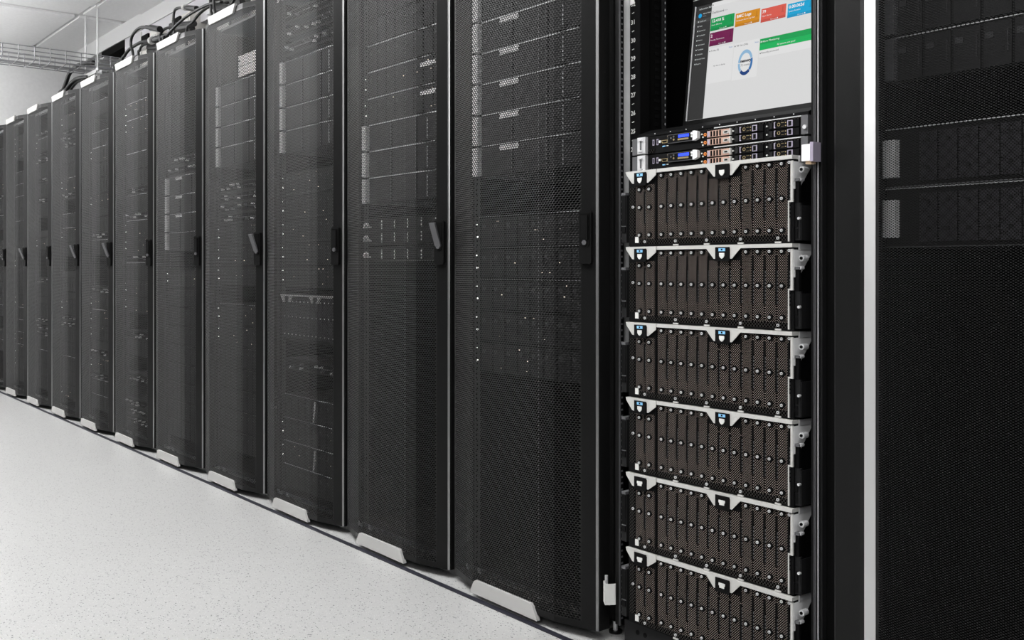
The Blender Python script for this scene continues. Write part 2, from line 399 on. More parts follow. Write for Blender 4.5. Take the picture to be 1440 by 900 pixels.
def closed_rack(k, cx):
    lab = f'tall black rack with closed mesh door, {ORD[k]} to the left of the open rack' if k else 'tall black rack with closed mesh door directly left of the open rack'
    root = thing('server_rack', lab, 'rack', (cx, FY, 0), 'server racks in a row')
    body_parts(root)
    d = link('front_door', cached('door_frame', door_frame_mesh), root)
    link('perforated_panel', cached('door_mesh', door_mesh_mesh), d)
    link('crease_highlight', cached('crease_glint', crease_highlight_mesh), d, kind='stuff')
    link('trim_plate', cached('trim_bottom', lambda: trim_mesh(False)), d, label='light grey lower handle plate')
    link('trim_plate', cached('trim_top', lambda: trim_mesh(True)), d, label='light grey upper handle plate')
    hl = (XR - .026, -.030, .945); hr = (0, 0, math.radians(20))
    link('door_handle', cached('handle_base', handle_base_mesh), d, hl, hr)
    op = k in (1, 3, 6, 7, 9)
    link('handle_lever', cached(('lever', op), lambda: lever_mesh(op)), d, hl, hr, label='grey lever swung out' if op else None)
    racks.append(root); return root
for k in range(11): closed_rack(k, -(1.956 + .6 * k))
# tenth neighbour at the far end
def far(k): return -(1.956 + .6 * k)

# neighbour on the right, its own door type
RX = -.756
rr = thing('server_rack', 'tall black rack with fine mesh door at the right edge, right of the open rack', 'rack', (RX, FY, 0), 'server racks in a row')
body_parts(rr)
PR = [(-.291, .020), (-.291, -.006), (-.2895, -.010), (-.286, -.012), (-.232, -.018), (-.222, -.0205), (-.1895, -.0385), (-.1865, -.0393), (-.10, -.047), (.10, -.050), (.183, -.044), (.286, -.012), (.291, -.006), (.291, .02)]
AP = arc(PR)
def rd():
    mb = MB()
    L = PR[0:8] + [(PR[7][0], -.02), (-.278, .02)]
    mb.zprism(L, DZ0 - .01, DZ1 + .06, BLK)
    Rr = PR[10:14] + [(.278, .02), (PR[10][0], -.02)]
    mb.zprism(Rr, DZ0 - .01, DZ1 + .06, BLK)
    fc = PR[7:11] + [(PR[10][0], -.025), (PR[7][0], -.025)]
    mb.zprism(fc, DZ0 - .01, DZ0 + .015, BLK); mb.zprism(fc, DZ1 + .02, DZ1 + .06, BLK)
    return mb.mesh('front_door')
bev = [(PR[5][0], PR[5][1] - .0004), (PR[6][0], PR[6][1] - .0004), (PR[6][0] + .002, PR[6][1] + .002), (PR[5][0], PR[5][1] + .002)]
dr = link('front_door', rd(), rr)
link('perforated_panel', perf_sheet(PR, AP[7], AP[10], DZ0 + .015, DZ1 + .02, .0043, .00215, .0031, .0031, .001, FINEM, 'perforated_panel', wall=False), dr) if False else \
link('perforated_panel', perf_sheet(PR, AP[7], AP[10], DZ0 + .015, DZ1 + .02, .0076, .0022, .0056, .0024, .001, FINEM, 'perforated_panel', wall=False), dr)

link('bevel_reflection', MB().zprism(bev, DZ0 - .009, DZ1 + .059, BEV).mesh('bevel_reflection'), dr, label='bevelled strip with its bright reflection painted in')  # pale metal overlay stands in for reflected brightness on the black bevel

# ------------------------------------------------------------------ the open rack
OX = -1.356
orack = thing('server_rack', 'open black rack without a door, filled with perforated storage enclosures and a monitor', 'rack', (OX, FY, 0), 'server racks in a row')
me = cached('side_panel', None)
for sx in (-.2985, .2985): link('side_panel', me, orack, (sx, 0, 0))
for nm in ('top_panel', 'base_panel', 'back_panel'): link(nm, CACHE[nm], orack)
def opost_left():
    mb = MB(); z0, z1 = .046, 1.871
    mb.zprism([(-.0185, .010), (-.0035, .008), (-.0035, .0105), (-.0185, .0125)], z0, z1, BLK)
    mb.zprism([(-.0035, .0075), (-.0025, .0075), (-.0025, .012), (-.0035, .012)], z0, z1, GRAPH)
    return mb.mesh('frame_post')
link('frame_post', opost_left(), orack, (-.262, 0, 0))
def opost_mid():
    mb = MB(); z0, z1 = .046, 1.871
    mb.box((-.0005, .006, z0), (.0005, .018, z1), DRK); z = .06
    while z < 1.86:
        mb.box((.0004, .009, z), (.0012, .015, z + .004), GRAPH); z += .0142
    return mb.mesh('slotted_strip')
link('slotted_strip', opost_mid(), orack, (-.2655, .004, 0))
# bright zinc flange and the numbered rail beside it
link('rail_flange', MB().box((-.001, .030, .70), (.0, .054, 1.871), ZINC).mesh('rail_flange'), orack, (-.276, 0, 0), label='bright galvanised flange')
def numbered_rail():
    mb = MB(); mb.box((-.275, .054, .05), (-.244, .0555, 1.87), DRK); mb.box((-.2445, .0555, .05), (-.243, .085, 1.87), INT)
    return mb.mesh('mounting_rail')
rail = link('mounting_rail', numbered_rail(), orack)
U = .0426
for i in range(24, 36):
    z = 1.194 + (i - 25) * U
    link('rail_number', text_mesh(str(i), .0145, WHT, 'CENTER', .0004), rail, (-.2655, .0536, z - .005), (math.radians(90), 0, 0))
    link('rail_tick', cached('tick', lambda: MB().box((-.0035, 0, -.0008), (.0035, .0005, .0008), WHT).mesh('rail_tick')), rail, (-.2655, .0533, z + U / 2), (0, math.radians(-12), 0))
link('rail_tag', MB().prism([(-.006, 0), (.006, .002), (.006, .09), (-.006, .09)], 0, .002, WHITE).mesh('rail_tag'), orack, (-.2665, .051, 1.490), label='white tag on the numbered rail')
def cable_side():
    mb = MB(); mb.box((-.001, .06, .05), (0, .16, 1.87), INT); z = .06
    while z < 1.85:
        mb.box((0, .075, z), (.0015, .088, z + .012), DRK); mb.box((0, .112, z + .004), (.0015, .128, z + .012), DRK); z += .0185
    return mb.mesh('cable_manager')
link('cable_manager', cable_side(), orack, (-.252, 0, 0))
def rear_strip():
    mb = MB(); mb.box((-.007, 0, .05), (.007, .0015, 1.87), DRK2); z = .055; i = 0
    while z < 1.86:
        mb.box((.0, -.0008, z), (.0058, .0004, z + .0075), INT); mb.box((.0048, -.0014, z + .001), (.006, .0, z + .0065), SILV); z += .0142 + (.0025 if i % 3 == 2 else 0); i += 1
    return mb.mesh('slotted_strip')
link('slotted_strip', rear_strip(), orack, (-.243, .134, 0))
link('rear_baffle', MB().box((-.236, 0, 1.2), (.24, .003, 1.87), DRK).mesh('rear_baffle'), orack, (0, .40, 0))
def opost_right():
    mb = MB(); z0, z1 = .046, 1.871
    mb.zprism([(.250, .006), (.2755, .0), (.2755, .03), (.250, .03)], z0, z1, DRK)
    for x_, wd, mt in ((.2585, .0012, GRAPH), (.2625, .0008, GRAPH), (.2685, .0012, SILV)):
        yy = .006 - (x_ - .25) * .235
        mb.box((x_, yy - .0025, z0), (x_ + wd, yy + .002, z1), mt)
    mb.box((.279, -.004, z0), (.2805, .02, z1), DRK2)
    mb.box((.2805, .01, z0), (.300, .02, z1), INT)
    return mb.mesh('frame_post')
link('frame_post', opost_right(), orack)
link('mounting_rail', cached('mounting_rail', None), orack, (.247, .052, 0))
for sx in (-.27, .27):
    for yy in (.06, .98): link('leveling_foot', cached('leveling_foot', None), orack, (sx, yy, 0))
def skirt():
    mb = MB(); mb.prism([(-.252, .012), (.25, .006), (.25, .064), (-.252, .064)], 0.0, .004, DRK2)
    for x_ in (-.211, -.188, -.1, .0, .1): mb.cyl((x_, .045), .0055, -.0008, 0.0, INT, n=14)
    return mb.mesh('base_skirt')
link('base_skirt', skirt(), orack, (0, .012, 0))
# hinges / latch blocks
h1 = thing('door_hinge', 'white plastic hinge block on the right post of the open rack', 'hinge', (OX + .268, FY - .006, 1.075))
link('hinge_block', MB().prism([(-.016, 0), (.004, 0), (.004, .031), (-.016, .031)], -.022, 0, WHITE).mesh('hinge_block'), h1)
link('hinge_plate', MB().box((.004, -.025, -.002), (.011, .0, .034), LILAC).mesh('hinge_plate'), h1)
link('hinge_pin', MB().box((-.010, -.018, -.006), (.003, -.004, 0), BRASS).mesh('hinge_pin'), h1, label='tan lower pin holder')
h2 = thing('door_hinge', 'light grey angled hinge bracket low between open rack and closed door', 'hinge', (OX - .283, FY + .005, .095))
link('hinge_plate', MB().zprism([(-.022, -.010), (.0, -.026), (.014, -.006), (.0125, -.003), (0, -.0235), (-.020, -.0075)][::-1], 0, .048, WHT).mesh('hinge_plate'), h2)
link('hinge_pin', MB().cyl((-.018, -.004), .004, -.008, .06, SILV, 'z', 10).mesh('hinge_pin'), h2)

# ------------------------------------------------------------------ storage enclosures of the open rack
CH = .1705; CW = .442
def hook(mb, a, b, c, d, ztop, mat, y0=-.0045, y1=.001):
    mb.prism([(c[0], c[1]), (d[0], d[1]), (b, ztop), (a, ztop)], y0, y1, mat)
UCOL = [.0366, .0663] + [.103 + .02856 * i for i in range(12)]
def module_mesh(wd, h0, h1, left, right):
    mb = MB(); mb.box((-wd / 2, -.0015, h0), (wd / 2, .004, h1), PERF); return mb.mesh('drive_module')
def slot_mesh():
    mb = MB(); mb.box((-.0026, -.0030, .050), (.0026, -.0012, .124), INT); mb.box((-.0018, -.0030, .124 + .004), (.0018, -.0012, .148), INT)
    for i in range(9): mb.box((.0022, -.003, .053 + i * .0075), (.003, -.0012, .0572 + i * .0075), GRAPH) 
    return mb.mesh('vent_rib')
def screw_mesh():
    mb = MB(); mb.cyl((0.0006, 0), .0066, -.0020, 0, INT, n=14); mb.cyl((0, 0), .0027, -.0048, -.0026, SILV, n=10, r2=.0031); mb.cyl((0.0002, 0.0), .0011, -.0051, -.0048, INT, n=8); return mb.mesh('screw')
def small_screw(): return MB().cyl((0, 0), .0030, -.003, 0, SILV, n=10).cyl((0, 0), .0012, -.0034, -.003, INT, n=8).mesh('screw')
def latch_mesh(): return MB().prism([(-.018, 0), (.018, 0), (.018, .029), (-.018, .029)], -.0095, 0, DRK).mesh('release_latch')
def shield_mesh(): return MB().prism([(-.0035, .0), (0, -.002), (.0035, 0), (.0065, .004), (.0065, .010), (-.0065, .010), (-.0065, .004)], -.011, -.0095, WHT).mesh('latch_button')
def shield2(): return MB().prism([(-.006, .0), (.006, 0), (.006, .004), (.008, .005), (.008, .010), (-.008, .010), (-.008, .005), (-.006, .004)], -.011, -.0095, WHT).mesh('latch_button')
def lip_mesh():
    mb = MB(); z = CH
    g = .0905
    mb.prism([(-.001, z - .0075), (g - .0012, z - .0075), (g - .0012, z), (-.003, z)], -.0075, .014, LIP)
    mb.prism([(g + .0012, z - .0075), (CW + .001, z - .0075), (CW + .001, z), (g + .0012, z)], -.0075, .014, LIP)
    # hooks beside the left latch
    mb.prism([(.017, z - .0275), (.0235, z - .0285), (.0235, z - .007), (-.001, z - .007)], -.0075, -.006, LIP)
    mb.prism([(.0625, z - .0285), (.066, z - .0285), (g - .0012, z - .013), (g - .0012, z - .007), (.0625, z - .007)], -.0075, -.006, LIP)
    # hooks beside the centre latch
    mb.prism([(.251, z - .0285), (.2555, z - .0285), (.2555, z - .007), (.231, z - .007)], -.0075, -.006, LIP)
    mb.prism([(.2935, z - .0285), (.298, z - .0285), (.320, z - .007), (.2935, z - .007)], -.0075, -.006, LIP)
    return mb.mesh('top_lip')
def side_bracket():
    mb = MB()
    mb.xprism([(.014, CH), (.075, CH - .002), (.075, CH - .012), (.014, CH - .012)], CW - .001, CW + .003, SILV)
    mb.xprism([(-.002, .105), (.014, .105), (.055, .150), (.055, CH - .012), (-.002, CH - .012)], CW - .002, CW + .001, ZINC)
    mb.box((CW - .005, -.0045, .083), (CW, .0, .160), LIP); mb.box((CW - .011, -.0045, .080), (CW, .0, .083), LIP)
    mb.box((CW - .011, -.0045, .004), (CW - .0085, .0, .083), LIP)
    return mb.mesh('side_bracket')
def ear(left):
    mb = MB()
    if left:
        mb.box((-.020, -.004, .010), (-.004, .022, .118), DRK2); mb.box((-.0185, -.006, .118), (-.0055, .018, .124), GRAPH)
        mb.box((-.018, -.0055, .050), (-.006, -.004, .115), DRK); mb.box((-.018, -.0062, .033), (-.006, -.004, .046), DRK); mb.box((-.019, -.0052, .0465), (-.005, -.004, .048), GRAPH)
    else:
        mb.box((CW - .008, .003, .006), (CW + .012, .010, .078), DRK2); mb.box((CW - .006, .0015, .010), (CW + .007, .003, .028), DRK); mb.box((CW - .006, .001, .032), (CW + .007, .003, .050), DRK)
        mb.box((CW + .012, .004, .006), (CW + .014, .040, .074), DRK2)
        mb.box((CW - .001, .003, .078), (CW + .009, .010, .122), DRK); mb.box((CW + .0, .0, .120), (CW + .011, .012, .125), GRAPH)
        mb.cyl((CW + .011, .048), .0028, -.002, .004, SILV, n=10)
        mb.cyl((CW + .014, .142), .006, .004, .02, SILV, n=12); mb.cyl((CW + .014, .142), .003, .002, .004, INT, n=10); mb.cyl((CW + .010, .123), .0035, .004, .015, SILV, n=10)
    return mb.mesh('rack_ear')
def enclosure(i, lab):
    z = 1.0918 - CH * (i + 1)
    root = thing('storage_enclosure', lab, 'server', (-1.582, 1.6195, z), 'perforated storage enclosures stacked in the open rack')
    def b():
        mb = MB(); mb.box((0, .004, .001), (CW, .60, CH - .001), DRK); mb.box((0, -.0008, .0015), (CW, .004, CH - .008), DRK); return mb.mesh('chassis')
    link('chassis', cached('enc_body', b), root)
    link('top_lip', cached('enc_lip', lip_mesh), root, label='light metal top lip with hooks')
    link('side_bracket', cached('enc_br', side_bracket), root, label='silver side bracket')
    link('rack_ear', cached('enc_el', lambda: ear(True)), root); link('rack_ear', cached('enc_er', lambda: ear(False)), root)
    link('vent_strip', cached('enc_vent', lambda: MB().box((.03, -.0018, .005), (CW - .014, -.0008, .0165), PERFB).mesh('vent_strip')), root)
    link('vent_strip', cached('enc_ventl', lambda: MB().box((.004, -.0018, .022), (.020, -.0008, .135), PERFB).mesh('vent_strip')), root)
    for c_i, u in enumerate(UCOL):
        wd = .0285 if c_i < 2 else .0277
        lat = c_i < 2 or 7 <= c_i <= 9
        h1 = .139 if lat else .160
        mod = link('drive_module', cached(('mod', wd, h1), lambda: module_mesh(wd, .017, h1, 0, 0)), root, (u, 0, 0))
        sm = cached('screw', screw_mesh)
        zs = [.026, .088] + ([CH - .0425] if c_i < 2 else ([] if lat else [.1555]))
        for zz in zs: link('screw', sm, mod, (-.001, -.0012, zz))
        if c_i != 1: link('vent_rib', cached('rib', slot_mesh), mod, (.01428, 0, 0))
        if not lat: link('vent_rib', cached('ribs', lambda: MB().box((-.0022, -.003, .112 + .004), (.0022, -.0012, .140), INT).mesh('vent_rib')), mod, (.01428, 0, .008))
    link('seam', cached('enc_seam', lambda: MB().box((.0845, -.0032, .004), (.0862, -.0005, CH - .008), DRK).mesh('seam')), root)
    for u in (.043, .2746):
        la = link('release_latch', cached('latch', latch_mesh), root, (u, 0, CH - .0335))
        if i < 4: link('latch_button', cached('shield', shield_mesh), la, (0, 0, .007))
        else: link('latch_button', cached('shield2', shield2), la, (0, 0, .010))
        if i < 4 and not (i == 0 and u > .1):
            link('latch_label', cached('llabel', lambda: MB().box((-.0085, -.0105, .0205), (.0085, -.0095, .0265), LBLUE).box((-.002, -.0109, .022), (.002, -.0104, .0255), INT).mesh('latch_label')), la, label='light blue label')
    for u in (.052, .1427, .2285, .3165, .407): link('screw', cached('small_screw', small_screw), root, (u, -.0016, .011))
    link('screw', CACHE['small_screw'], root, (.0155, -.0016, .090)); link('screw', CACHE['small_screw'], root, (.4335, -.0016, .157))
    link('corner_tag', cached('ctag', lambda: MB().box((.023, -.004, .009), (.033, -.0012, .0225), WHT).mesh('corner_tag')), root, label='pale corner tag')
    for u in (.1427, .2285, .3165, .407): link('lip_tab', cached('ltab', lambda: MB().box((-.007, -.0035, .001), (.007, -.0005, .0042), LIP).mesh('lip_tab')), root, (u, 0, 0))
for i, lab in enumerate(['topmost perforated storage enclosure in the open rack, just under the two slim servers',
                         'second perforated storage enclosure from the top of the open rack',
                         'third perforated storage enclosure from the top of the open rack',
                         'fourth perforated storage enclosure from the top, blue latch labels, above the two without',
                         'fifth perforated storage enclosure down, first one without blue latch labels',
                         'lowest perforated storage enclosure in the open rack, just above the floor']): enclosure(i, lab)

# ------------------------------------------------------------------ two slim servers (local origin at x=-1.5874, y=1.64)
def slim(z, lab):
    root = thing('slim_server', lab, 'server', (-1.5874, 1.64, z), 'slim servers above the storage enclosures')
    A = lambda nm, key, fn, loc=(0, 0, 0), label=None, par=None: link(nm, cached(('slim', key), fn), par or root, loc, label=label)
    A('chassis', 'b', lambda: MB().box((.0448, 0, 0), (.4574, .60, .0385), DRK).mesh('chassis'))
    A('top_edge', 'te', lambda: MB().box((.235, -.001, .0375), (.4574, .002, .0395), SILV).mesh('top_edge'))
    e = A('rack_ear', 'e', lambda: MB().box((0, -.004, .0005), (.0205, .01, .0375), GRAPH).box((.0205, -.009, .0015), (.0448, .01, .0385), SILV).box((.030, -.011, .009), (.033, -.009, .031), GRAPH).mesh('rack_ear'), label='silver left ear')
    A('ear_clip', 'ec', lambda: MB().box((.026, -.0135, .006), (.037, -.009, .009), SILV).box((.026, -.0135, .030), (.037, -.009, .033), SILV).mesh('ear_clip'), par=e)
    e = A('rack_ear', 'er', lambda: MB().box((.4574, -.012, .001), (.4724, .01, .0375), GRAPH).mesh('rack_ear'))
    A('screw', 'ers', lambda: MB().cyl((.467, .014), .0042, -.016, -.012, SILV, n=12).mesh('screw'), par=e)
    for x_ in (.063, .075): A('usb_port', 'usb', lambda: MB().box((-.0025, -.002, .018), (.0025, 0, .031), LILAC).box((-.0012, -.0024, .02), (.0012, -.002, .029), INT).mesh('usb_port'), (x_, 0, 0))
    A('video_port', 'vga', lambda: MB().prism([(.0895, .020), (.104, .020), (.1065, .027), (.087, .027)], -.002, 0, GOLD).prism([(.0915, .0215), (.102, .0215), (.104, .0255), (.0895, .0255)], -.0024, -.002, INT).mesh('video_port'))
    A('port_screw', 'vs', lambda: MB().cyl((.0835, .0245), .0028, -.0035, 0, WHT, n=10).cyl((.106, .0345), .0015, -.002, 0, GOLD, n=8).mesh('port_screw'))
    A('blue_tag', 'bt', lambda: MB().box((.090, -.0015, .0122), (.098, 0, .0145), LBLUE).box((.102, -.0015, .0128), (.107, 0, .0145), WHT).mesh('blue_tag'))
    A('vent_strip', 'vl', lambda: MB().box((.047, -.001, .002), (.066, 0, .010), PERFB).mesh('vent_strip'))
    cp = A('control_panel', 'cp', lambda: MB().box((.1085, -.005, .0175), (.184, 0, .0362), GRAPH).box((.110, -.0056, .0188), (.183, -.005, .0352), DRK).mesh('control_panel'))
    A('display', 'lcd', lambda: MB().box((.1400, -.0062, .0272), (.1705, -.0056, .0338), BLUE).mesh('display'), label='small blue display', par=cp)
    A('display_caption', 'cap', lambda: MB().box((.1385, -.0060, .0218), (.169, -.0056, .0255), GOLD).mesh('display_caption'), par=cp)
    A('button', 'btn', lambda: MB().cyl((.119, .0285), .0022, -.0064, -.0056, GRAPH, n=10).cyl((.127, .0310), .0022, -.0064, -.0056, GRAPH, n=10).cyl((.127, .0245), .0022, -.0064, -.0056, GOLD, n=10).mesh('button'), par=cp)
    A('button', 'btn2', lambda: MB().cyl((.1785, .0325), .0026, -.0068, -.0056, WHITE, n=10).cyl((.1785, .0265), .0022, -.0068, -.0056, WHT, n=10).mesh('button'), par=cp)
    A('panel_end', 'pe', lambda: MB().prism([(.184, .0165), (.190, .018), (.1965, .021), (.1965, .035), (.190, .0375), (.184, .0375)], -.010, 0, ZINC).mesh('panel_end'), label='silver panel end cap')
    A('vent_strip', 'vt', lambda: MB().box((.214, -.0012, .0335), (.452, 0, .0375), PERFB).mesh('vent_strip'))
    for r in (0, 1):
        zz = .0175 - r * .0168
        A('bay_mark', 'bm', lambda: MB().ring((.2115, .0092), .0022, .0036, -.002, 0, ORNG, 12).mesh('bay_mark'), (0, 0, zz), label='orange ring mark')
        A('bay_screw', 'bs', lambda: MB().cyl((.2025, .011), .0018, -.002, 0, WHT, n=8).cyl((.2055, .0045), .0018, -.002, 0, WHT, n=8).mesh('bay_screw'), (0, 0, zz))
        c = A('drive_carrier', 'dc', lambda: MB().box((.219, -.004, .002), (.281, 0, .0155), COPPER).box((.2205, -.0052, .003), (.226, -.004, .0145), LILAC).mesh('drive_carrier'), (0, 0, zz), label='copper toned drive carrier')
        A('carrier_grille', 'cg', lambda: [m := MB()] and [m.box((.2285 + q * .0078, -.0045, .003), (.2325 + q * .0078, -.004, .0143), INT) for q in range(4)] and m.mesh('carrier_grille'), par=c)
        A('carrier_latch', 'cl', lambda: MB().box((.263, -.0052, .0055), (.277, -.004, .012), LIP).box((.266, -.0056, .007), (.274, -.0052, .0105), DRK2).box((.279, -.0055, .002), (.282, 0, .0155), LIP).mesh('carrier_latch'), par=c)
        for cx in (.290, .3745):
            c = A('drive_carrier', 'dk', lambda: MB().box((0, -.003, .0015), (.072, 0, .0155), DRK).box((.003, -.004, .003), (.010, -.003, .0145), DRK2).mesh('drive_carrier'), (cx, 0, zz))
            A('carrier_latch', 'dkl', lambda: MB().prism([(.0145, .003), (.018, .003), (.018, .0045), (.0165, .0045), (.0165, .0135), (.018, .0135), (.018, .015), (.0145, .015)], -.0045, -.003, LILAC).mesh('carrier_latch'), par=c)
            A('carrier_frame', 'dkf', lambda: MB().box((.046, -.0045, .003), (.058, -.003, .0042), LILAC).box((.046, -.0045, .0138), (.058, -.003, .015), LILAC).box((.046, -.0045, .003), (.0475, -.003, .015), LILAC).box((.0555, -.0045, .003), (.058, -.003, .015), LILAC).mesh('carrier_frame'), par=c)
            A('carrier_grille', 'dkg', lambda: MB().ring((.025, .0095), .0025, .0036, -.0036, -.003, GOLD, 10).box((.031, -.0035, .005), (.037, -.003, .0055), GOLD).box((.031, -.0035, .012), (.037, -.003, .0128), GOLD).box((.040, -.0035, .005), (.0425, -.003, .007), GOLD).box((.040, -.0035, .011), (.0425, -.003, .013), GOLD).mesh('carrier_grille'), par=c)
            A('bay_screw', 'bsd', lambda: MB().cyl((-.004, .009), .0017, -.003, 0, WHT, n=8).mesh('bay_screw'), (cx, 0, zz))
slim(1.1305, 'upper of two slim servers with blue display and copper carriers, just below the monitor')
slim(1.0895, 'lower of two slim servers with blue display, partly behind the enclosure lip')

# ------------------------------------------------------------------ rack console: keyboard tray and tilted monitor
tray = thing('console_tray', 'thin black console tray between the monitor and the upper slim server', 'tray', (OX, 1.65, 1.1725))
link('tray_body', MB().xprism([(0, 0), (.35, 0), (.35, .02), (.04, .02), (0, .006)], -.228, .228, DRK).mesh('tray_body'), tray)
def dots():
    m = MB()
    for q in range(-4, 5): m.cyl((q * .046 + .01, .004), .0013, -.0008, 0, SILV, n=8)
    return m.mesh('tray_rivet')
link('tray_rivet', dots(), tray, kind='stuff')
EM = {}
def em(name, c, s=.86):
    lin = tuple((v / 12.92 if v <= .04045 else ((v + .055) / 1.055) ** 2.4) for v in c)
    m = pr('screen_' + name, (.01, .01, .01), .6, 0, .05, lin, s); return m
S_BG = em('background', (.89, .89, .89)); S_PAN = em('panel', (.92, .92, .92)); S_SIDE = em('sidebar', (.20, .20, .20)); S_SEL = em('selected', (.27, .27, .27))
S_GRN = em('green', (.0, .62, .32)); S_GRD = em('green_dark', (.0, .55, .28)); S_ORG = em('orange', (.86, .56, .04)); S_ORD = em('orange_dark', (.78, .50, .03))
S_RED = em('red', (.88, .36, .30)); S_RDD = em('red_dark', (.80, .32, .27)); S_CYN = em('cyan', (.0, .66, .86)); S_CYD = em('cyan_dark', (.0, .60, .79))
S_PUR = em('purple', (.45, .04, .30)); S_PUD = em('purple_dark', (.40, .03, .27)); S_GR2 = em('bright_green', (.02, .72, .36)); S_GR3 = em('mid_green', (.0, .64, .32))
S_WH = em('white', (.97, .97, .97)); S_TXT = em('text_dark', (.16, .16, .18)); S_LTX = em('text_light', (.88, .90, .90)); S_LNK = em('link', (.25, .5, .75)); S_GRY = em('grey', (.6, .6, .62))
S_R1 = em('ring_light', (.58, .74, .87)); S_R2 = em('ring_mid', (.20, .45, .70)); S_R3 = em('ring_dark', (.04, .24, .50)); S_AV = em('avatar', (.05, .65, .90))
tilt = -math.atan2(.034, .2736)
mon = thing('monitor', 'tilted flat monitor showing a dashboard with coloured tiles in the open rack', 'monitor', (-1.549, 1.783, 1.220)); mon.rotation_euler = (tilt, 0, 0)
SW, SH = .368, .2757
def bez():
    m = MB(); b = .012
    m.box((-b, 0.0, -.018), (SW + b, .022, SH + .016), DRK)
    m.box((-b, -.003, -.018), (SW + b, 0, -.0015), BLK); m.box((-b, -.003, SH), (SW + b, 0, SH + .016), BLK); m.box((-b, -.003, 0), (-.0045, 0, SH), BLK); m.box((SW, -.003, 0), (SW + b, 0, SH), BLK)
    return m.mesh('bezel')
link('bezel', bez(), mon)
link('bezel_edge_highlight', MB().box((-.0045, -.0032, -.0005), (-.0018, -.0008, SH + .0005), SILV).box((-.012, -.0034, -.0195), (.04, 0, -.018), SILV).box((-.012, -.0034, SH + .0155), (SW, 0, SH + .017), SILV).mesh('bezel_edge_highlight'), mon, label='silver edge line and painted bezel highlights')  # silver line beside the screen, painted highlights on bezel bottom and top
scr = link('screen', MB().box((0, -.0008, 0), (SW, 0, SH), S_BG).mesh('screen'), mon, label='lit light grey screen')
link('screen_stand', MB().box((.05, .022, -.02), (.32, .05, .02), DRK).mesh('screen_stand'), mon)
def rect(nm, x0, z0, x1, z1, m, lay=1, label=None):
    return link(nm, MB().box((x0, -.0008 - .00015 * lay, z0), (x1, -.0008 - .00015 * (lay - 1), z1), m).mesh(nm), scr, label=label)
def txt(body, x_, z_, size, m, align='LEFT', bold=0.0, lay=3):
    o = link('lettering', text_mesh(body, size, m, align, bold), scr, (x_, -.0008 - .00015 * lay, z_), (math.radians(90), 0, 0)); return o
rect('side_menu', 0, 0, .0455, SH, S_SIDE); rect('menu_highlight', 0, .2335, .0455, .2425, S_SEL, 2)
txt('Infocenter 360', .008, .2655, .0062, S_LTX)
link('avatar', MB().cyl((.0118, .2515), .0052, -.00125, -.0009, S_AV, n=20).mesh('avatar'), scr)
txt('Admin Name', .020, .2535, .0046, S_LTX); txt('Online', .020, .2475, .0040, S_GRY)
for i, s in enumerate(['Dashboard', 'Tasks', 'Inventories', 'Topologies', 'Alarms', 'Information', 'Templates', 'Schedules', 'Security Setup', 'Reports']):
    txt('■ ' + s if False else s, .0115, .2358 - i * .01145, .0044, S_LTX)
    rect('menu_icon', .0068, .2360 - i * .01145, .0092, .2388 - i * .01145, S_LTX, 3)
rect('header_bar', .0455, .2655, SW, SH, S_PAN); rect('header_icon', .048, .2685, .050, .2712, S_TXT, 2)
txt('Dashboard', .0480, .2485, .0078, S_TXT); txt('Overview', .0735, .2490, .0050, S_GRY)
def tile(x0, z0, x1, z1, a, b, big, small, nm='tile'):
    rect(nm, x0, z0, x1, z1, a, 1); rect(nm + '_footer', x0, z0, x1, z0 + (z1 - z0) * .19, b, 2)
    txt(big, x0 + .0030, z0 + (z1 - z0) * .66, .0098, S_WH, bold=.00025); txt(small, x0 + .0030, z0 + (z1 - z0) * .40, .0046, S_WH)
    txt('More info', (x0 + x1) / 2 - .007, z0 + .0014, .0040, S_LTX); rect('tile_arrow', (x0 + x1) / 2 + .0105, z0 + .0018, (x0 + x1) / 2 + .013, z0 + .0042, S_WH, 3)
    rect('tile_icon', x1 - .012, z0 + (z1 - z0) * .42, x1 - .005, z0 + (z1 - z0) * .50, b, 2); rect('tile_icon', x1 - .0100, z0 + (z1 - z0) * .5, x1 - .0070, z0 + (z1 - z0) * .84, b, 2)
tile(.0462, .2070, .1146, .2380, S_GRN, S_GRD, '12.418 %', 'Power Efficiency'); tile(.1184, .2030, .1858, .2345, S_ORG, S_ORD, 'BMC Logs', 'Hardware Alarms Log View')
tile(.1898, .1995, .2552, .2305, S_RED, S_RDD, '79', 'Open Alarms'); tile(.2598, .1960, .325, .2270, S_CYN, S_CYD, '0.00.062d', 'System Runtime')
tile(.0468, .1705, .1152, .2025, S_PUR, S_PUD, '2', 'Running Transactions')
rect('list_panel', .0480, .081, .1190, .1650, S_PAN); rect('list_panel', .1210, .078, .1900, .1645, S_PAN)
txt('Today (0)', .0535, .1570, .0060, S_TXT); rect('list_icon', .0490, .1575, .0512, .1600, S_TXT, 2); txt('Next', .106, .1570, .0050, S_LNK)
txt('TB Use (24h)', .1275, .1555, .0060, S_TXT); rect('list_icon', .1225, .1562, .1250, .1588, S_TXT, 2); txt('Next', .1785, .1552, .0050, S_LNK)
txt('No data to display', .0815, .1200, .0046, S_TXT, 'CENTER')
for a0, a1, m in ((20, 178, S_R1), (182, 225, S_R1), (-45, 17, S_R2), (228, 312, S_R3)):
    mb = MB().ring((0, 0), .0215, .0295, -.0014, -.0012, m, 18, math.radians(a0), math.radians(a1))
    for i, v in enumerate(mb.v): mb.v[i] = (v[0] * .68 + .1562, v[1], v[2] * 1.0 + .1153)
    link('donut_segment', mb.mesh('donut_segment'), scr)
txt('memory', .1562, .1165, .0092, S_TXT, 'CENTER', .0005, 4); txt('72 meets', .1562, .1075, .0068, S_TXT, 'CENTER', 0, 4)
